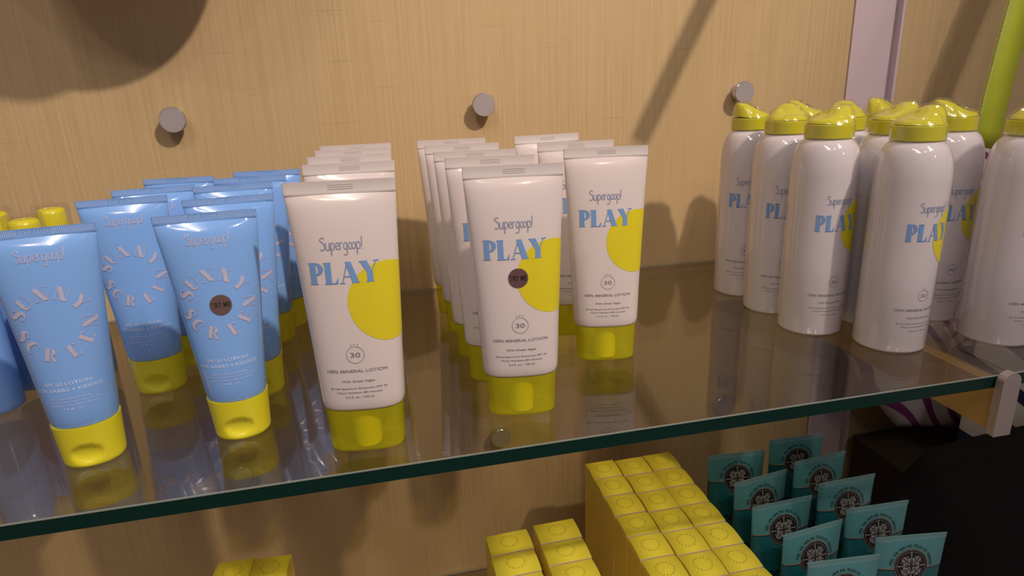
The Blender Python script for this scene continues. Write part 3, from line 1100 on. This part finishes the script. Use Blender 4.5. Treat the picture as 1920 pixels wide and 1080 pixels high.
def teal_tube():
    t = empty('teal_tube', (0, 0, 0))
    surf = Surf(TT)
    zl = 0.1625
    mb = MB()
    lo = [0.022, 0.024, 0.03, 0.06, 0.10, 0.125, 0.15, zl]
    hi = [zl, 0.168, 0.175, 0.1815, 0.1865]
    mb.loft([ring_se(*TT(z), z) for z in lo], 'teal_dark', cap1=False)
    mb.loft([ring_se(*TT(z), z) for z in hi], 'teal_light', cap0=False)
    cz = 0.1650
    wrap(mb, rect(-0.0285, -0.0142, zl - 0.0004, zl + 0.0004), surf, 'copper', eps=0.0003)
    wrap(mb, rect(0.0142, 0.0285, zl - 0.0004, zl + 0.0004), surf, 'copper', eps=0.0003)
    wrap(mb, rect(-0.0285, -0.0142, zl - 0.0011, zl - 0.0006), surf, 'black_ink', eps=0.0003)
    wrap(mb, rect(0.0142, 0.0285, zl - 0.0011, zl - 0.0006), surf, 'black_ink', eps=0.0003)
    wrap(mb, disc(0, cz, 0.0143, 48), surf, 'black_ink', eps=0.0002, su=0.0025, sz=0.0025)
    wrap(mb, ring2(0, cz, 0.0138, 0.0005, 48), surf, 'copper', eps=0.0004, su=0.003, sz=0.003)
    wrap(mb, ring2(0, cz, 0.0120, 0.0003, 48), surf, 'silver_ink', eps=0.0004, su=0.003, sz=0.003)
    pet = []
    for k in range(4):
        a = PI / 4 + k * PI / 2
        pts = []
        for i in range(25):
            s = i / 24
            r = 0.0010 + 0.0098 * s
            pts.append((r, s))
        outline = []
        for r, s in pts: outline.append((r, 0.0040 * math.sin(PI * min(1, s ** 1.3)) * (1 + 0.25 * math.cos(s * 16))))
        V = []
        for r, wv in outline: V += [(r * math.cos(a) - wv * math.sin(a), cz + r * math.sin(a) + wv * math.cos(a)), (r * math.cos(a) + wv * math.sin(a), cz + r * math.sin(a) - wv * math.cos(a))]
        pet.append((V, [(2 * i, 2 * i + 1, 2 * i + 3, 2 * i + 2) for i in range(24)]))
        b = k * PI / 2
        pet.append(stroke([(0.002 * math.cos(b), cz + 0.002 * math.sin(b)), (0.0115 * math.cos(b), cz + 0.0115 * math.sin(b))], lambda t_: 0.0003 + 0.0009 * t_))
    wrap(mb, merge(pet), surf, 'silver_ink', eps=0.0005)
    det = []
    for k in range(4):
        a = PI / 4 + k * PI / 2
        det.append(stroke([(0.003 * math.cos(a), cz + 0.003 * math.sin(a)), (0.0105 * math.cos(a), cz + 0.0105 * math.sin(a))], 0.0007))
        for sgn in (-1, 1):
            det.append(stroke([(r * math.cos(a) - sgn * q * math.sin(a), cz + r * math.sin(a) + sgn * q * math.cos(a)) for r, q in ((0.0055, 0.0008), (0.0075, 0.0028), (0.0095, 0.0026))], 0.0006))
    wrap(mb, merge(det), surf, 'black_ink', eps=0.0007)
    wrap(mb, arc_text('FEEL THE HEALING TOUCH OF MOROCCO', 0, cz, 0.0158, 86, 0.0034, 5.4), surf, 'black_ink', eps=0.0003)
    wrap(mb, arc_text('MOROCCAN MAGIC', 0, cz, 0.0180, -90, 0.0022, 5.2, True), surf, 'silver_ink', eps=0.0003)
    wrap(mb, fit(text2d('moroccan', 1.0), -0.0225, 0.0225, 0.118, 0.1265), surf, 'black_ink', eps=0.0003)
    mb.build('tube_body', t)
    s = MB()
    s.loft([ring_se(0.0300, 0.0009, 3, 0.1862, 48), ring_se(0.0301, 0.0006, 6, 0.1868, 48), ring_se(0.0302, 0.0006, 6, 0.1908, 48)], 'teal_seal')
    s.build('crimped_seal', t)
    c = MB()
    c.loft([ring_se(0.0200, 0.0155, 2.1, 0), ring_se(0.0212, 0.0164, 2.1, 0.0015), ring_se(0.0214, 0.0166, 2.1, 0.022)], 'teal_dark')
    c.build('cap', t)
    return t


TEAL = [
    (0.3251, -0.1253, -4.4, 'teal tube nearest the wall in the left teal column'),
    (0.3999, -0.1144, -2.8, 'teal tube nearest the wall in the right teal column, highest in view'),
    (0.3262, -0.1669, 7.3, 'teal tube second from the wall in the left teal column'),
    (0.3994, -0.1526, 4.0, 'teal tube second from the wall in the right teal column'),
    (0.3230, -0.2054, 1.6, 'teal tube third from the wall in the left teal column'),
    (0.3992, -0.1912, 0.7, 'teal tube third from the wall in the right teal column'),
    (0.3267, -0.2428, 5.9, 'teal tube fourth from the wall in the left teal column'),
    (0.3982, -0.2310, -2.4, 'teal tube fourth from the wall in the right teal column'),
    (0.3957, -0.2712, -8.1, 'teal tube at the front of the right teal column, whole emblem ring in view'),
    (0.3262, -0.2810, -5.2, 'teal tube at the front of the left teal column, cut by the picture bottom'),
]
tt0 = teal_tube()
for i, (x, y, a, lab) in enumerate(TEAL):
    o = tt0 if i == 0 else copy_tree(tt0)
    o.location = (x, y, LOW)
    o.rotation_euler = (0, 0, math.radians(a))
    prop(o, lab, 'tube', 'teal tubes on the lower shelf')
glass = [o for o in bpy.data.objects if o.name.startswith('glass_shelf')]
low = glass[-1]


# ---------------------------------------------------------------- cloth bags at the right
def pillow(name, outline, y, thick, key, parent=None, folds=0.004, seed=1, seg=26):
    """closed soft bag: outline is a function (u,v)->(x,z); two bulged faces joined at the rim"""
    rnd = random.Random(seed)
    ph = [rnd.uniform(0, 6) for _ in range(4)]
    V = []
    n = seg
    for side in (-1, 1):
        for j in range(n + 1):
            for i in range(n + 1):
                u, v = i / n, j / n
                x, z = outline(u, v)
                rim = (1 - (2 * u - 1) ** 4) * (1 - (2 * v - 1) ** 4)
                d = thick * (max(0, rim)) ** 0.6
                d += folds * rim * (math.sin(u * 11 + v * 5 + ph[0]) * 0.6 + math.sin(v * 13 - u * 6 + ph[1]) * 0.4)
                V.append((x, y + side * max(0.0004, d), z))
    F = []
    m = (n + 1) ** 2
    for j in range(n):
        for i in range(n):
            a = j * (n + 1) + i
            F.append((a, a + 1, a + n + 2, a + n + 1))
            F.append((m + a, m + a + n + 1, m + a + n + 2, m + a + 1))
    for i in range(n):
        F.append((i, m + i, m + i + 1, i + 1))
        a = n * (n + 1) + i
        F.append((a, a + 1, m + a + 1, m + a))
        a = i * (n + 1)
        F.append((a, a + n + 1, m + a + n + 1, m + a))
        a = i * (n + 1) + n
        F.append((a, m + a, m + a + n + 1, a + n + 1))
    b = MB(); b.add(V, F, key)
    return b.build(name, parent)


# dark box in place of shaded wall; the lower bags stand on it
db = empty('shade_fill_box', (0.80, -0.07, -0.6))
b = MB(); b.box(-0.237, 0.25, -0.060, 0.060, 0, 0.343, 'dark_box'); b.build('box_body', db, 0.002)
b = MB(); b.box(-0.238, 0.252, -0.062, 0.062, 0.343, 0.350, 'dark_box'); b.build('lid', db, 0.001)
prop(db, 'dark brown box standing in for shaded wall under the swirl-print bag at the lower right', 'box')


def out_purple(u, v):
    xl = 0.508 + 0.088 * max(0, 1 - v * 1.75) ** 1.2
    z0 = lerp(-0.226, -0.2485, min(1, u * 1.5))
    return lerp(xl, 0.80, u), lerp(z0, -0.03, v) + 0.006 * math.sin(u * 7) * v


pb = empty('swirl_print_bag', (0, 0, 0))
pillow('cloth_body', out_purple, -0.040, 0.012, 'purple_cloth', pb, 0.003, 3)
prop(pb, 'white cloth bag with purple swirl print seen under and through the glass at right', 'bag')


def out_navy(u, v): return lerp(0.632, 0.98, u), lerp(-0.2495, -0.03, v) + 0.004 * math.sin(u * 5)


nb = empty('wave_print_bag', (0, 0, 0))
pillow('cloth_body', out_navy, -0.090, 0.018, 'navy_cloth', nb, 0.004, 8)
prop(nb, 'white cloth bag with navy wave print right of the grey bracket', 'bag')


def out_red(u, v): return lerp(0.575, 0.80, u), lerp(0.001, 0.112, v) + 0.003 * math.sin(u * 9) * v


rb = empty('magenta_print_pouch', (0, 0, 0))
pillow('cloth_body', out_red, -0.050, 0.014, 'red_cloth', rb, 0.002, 5)
prop(rb, 'white pouch with magenta marks standing on the glass behind the rightmost cans', 'pouch')

# lime ribbon rising from behind the cans
rib = empty('lime_ribbon', (0.608, -0.060, 0.118))


def ribbon_strip(w0, w1, key, name, dy):
    pts = [(-0.008, -0.016, 0.0), (-0.008, -0.017, 0.018), (-0.006, -0.017, 0.05), (0.001, -0.014, 0.085), (0.012, -0.008, 0.125), (0.030, 0.0, 0.18), (0.055, 0.004, 0.25), (0.085, 0.004, 0.33)]
    V = []
    for x, y, z in pts:
        for s in (w0, w1):
            V.append((x + s, y + dy + 0.004 * abs(s - 0.015) / 0.015, z - 0.25 * s))
    m = len(V)
    V += [(x, y + 0.0008, z) for x, y, z in V]
    F = []
    n = len(pts)
    for i in range(n - 1):
        a = 2 * i
        F += [(a, a + 1, a + 3, a + 2), (m + a, m + a + 2, m + a + 3, m + a + 1), (a, a + 2, m + a + 2, m + a), (a + 1, m + a + 1, m + a + 3, a + 3)]
    F += [(0, m, m + 1, 1), (2 * n - 2, 2 * n - 1, m + 2 * n - 1, m + 2 * n - 2)]
    b = MB(); b.add(V, F, key, True)
    return b.build(name, rib)


ribbon_strip(0.0, 0.034, 'ribbon', 'ribbon_band', 0.0)
b = MB()
pts = [(-0.008, -0.016, 0.0), (-0.008, -0.017, 0.018), (-0.006, -0.017, 0.05), (0.001, -0.014, 0.085), (0.012, -0.008, 0.125), (0.030, 0.0, 0.18), (0.055, 0.004, 0.25)]
for i in range(len(pts) - 1):
    p, q = Vector(pts[i]), Vector(pts[i + 1])
    L = (q - p).length
    k = int(L / 0.0016)
    for j in range(k):
        c = p.lerp(q, j / k)
        b.box(c.x - 0.0003, c.x + 0.0024, c.y + 0.0022, c.y + 0.0052, c.z - 0.0001, c.z + 0.0007, 'ribbon_edge')
b.build('stitched_edge', rib)
prop(rib, 'wide lime green grosgrain ribbon rising at the right edge behind the cans', 'ribbon')

# black cloth bundle at lower right
bb = empty('black_bag', (0.62, -0.190, -0.6))


def out_black(u, v):
    x = lerp(-0.185, 0.34, u)
    z = lerp(0.0, 0.448 + 0.012 * math.sin(PI * min(1, u * 1.2 + 0.1)), v)
    if v > 0.8: x += 0.05 * (1 - u) * ((v - 0.8) / 0.2) ** 2
    return x, z


pillow('bag_body', out_black, 0, 0.042, 'black_cloth', bb, 0.004, 11)
prop(bb, 'soft black fabric bag in the dark lower right corner', 'bag')

# small tan wood block by the navy bag
b = MB(); b.box(-0.06, 0.10, -0.009, 0.009, 0, 0.034, 'tan_wood')
tb = b.build('wooden_block', None, 0.001); tb.location = (0.752, -0.121, -0.2498)
prop(tb, 'tan wooden block lying on the dark box at the right edge', 'wood block')

# ---------------------------------------------------------------- shapes added out of sight above the frame to throw the wall shadows
hat = empty('shadow_caster_hat', (-0.158, -0.100, 0.410))  # unseen hat shape, added for the round wall shadow
b = MB()
prof = [(0.004, -0.062), (0.045, -0.060), (0.062, -0.050), (0.068, -0.008), (0.075, 0.0), (0.110, 0.004), (0.110, 0.006), (0.072, 0.003)]
rings = [[(r * math.cos(2 * PI * i / 64), y, r * math.sin(2 * PI * i / 64)) for i in range(64)] for r, y in prof]
b.loft(rings[::-1], 'straw', False, True); b.build('hat_body', hat)
prop(hat, 'added round hat, unseen above the picture, casting the round shadow at the upper left', 'hat')
st = empty('shadow_caster_strap', (0.354, -0.192, 0.332))  # unseen strap, added and angled for the diagonal wall shadow
d = Vector((0.414 - 0.354, 0, 0.451 - 0.332)).normalized()
b = MB()
hw = 0.009
nrm = Vector((d.z, 0, -d.x))
V = []
for k in range(9):
    p = d * (0.045 * k)
    y = 0.002 * math.sin(k)
    V += [(p.x - nrm.x * hw, y, p.z - nrm.z * hw), (p.x + nrm.x * hw, y, p.z + nrm.z * hw)]
m = len(V)
V += [(x, y + 0.001, z) for x, y, z in V]
F = []
for k in range(8):
    a = 2 * k
    F += [(a, a + 1, a + 3, a + 2), (m + a, m + a + 2, m + a + 3, m + a + 1), (a, a + 2, m + a + 2, m + a), (a + 1, m + a + 1, m + a + 3, a + 3)]
b.add(V, F, 'ribbon', False)
b.build('strap_band', st)
prop(st, 'added slanting strap, unseen above the picture, casting the diagonal wall shadow', 'strap')


def peg(name, parent, x, z, y0, y1, rad=0.003):
    b = MB()
    b.loft([[(x + rad * math.cos(2 * PI * i / 20), y, z + rad * math.sin(2 * PI * i / 20)) for i in range(20)] for y in (y1, y0)], 'steel')
    return b.build(name, parent)


peg('wall_peg', hat, 0, 0, -0.05, 0.0995)
peg('wall_peg', st, 0.155, 0.306, -0.008, 0.1915)
peg('wall_peg', rib, 0.099, 0.315, -0.006, 0.0595)
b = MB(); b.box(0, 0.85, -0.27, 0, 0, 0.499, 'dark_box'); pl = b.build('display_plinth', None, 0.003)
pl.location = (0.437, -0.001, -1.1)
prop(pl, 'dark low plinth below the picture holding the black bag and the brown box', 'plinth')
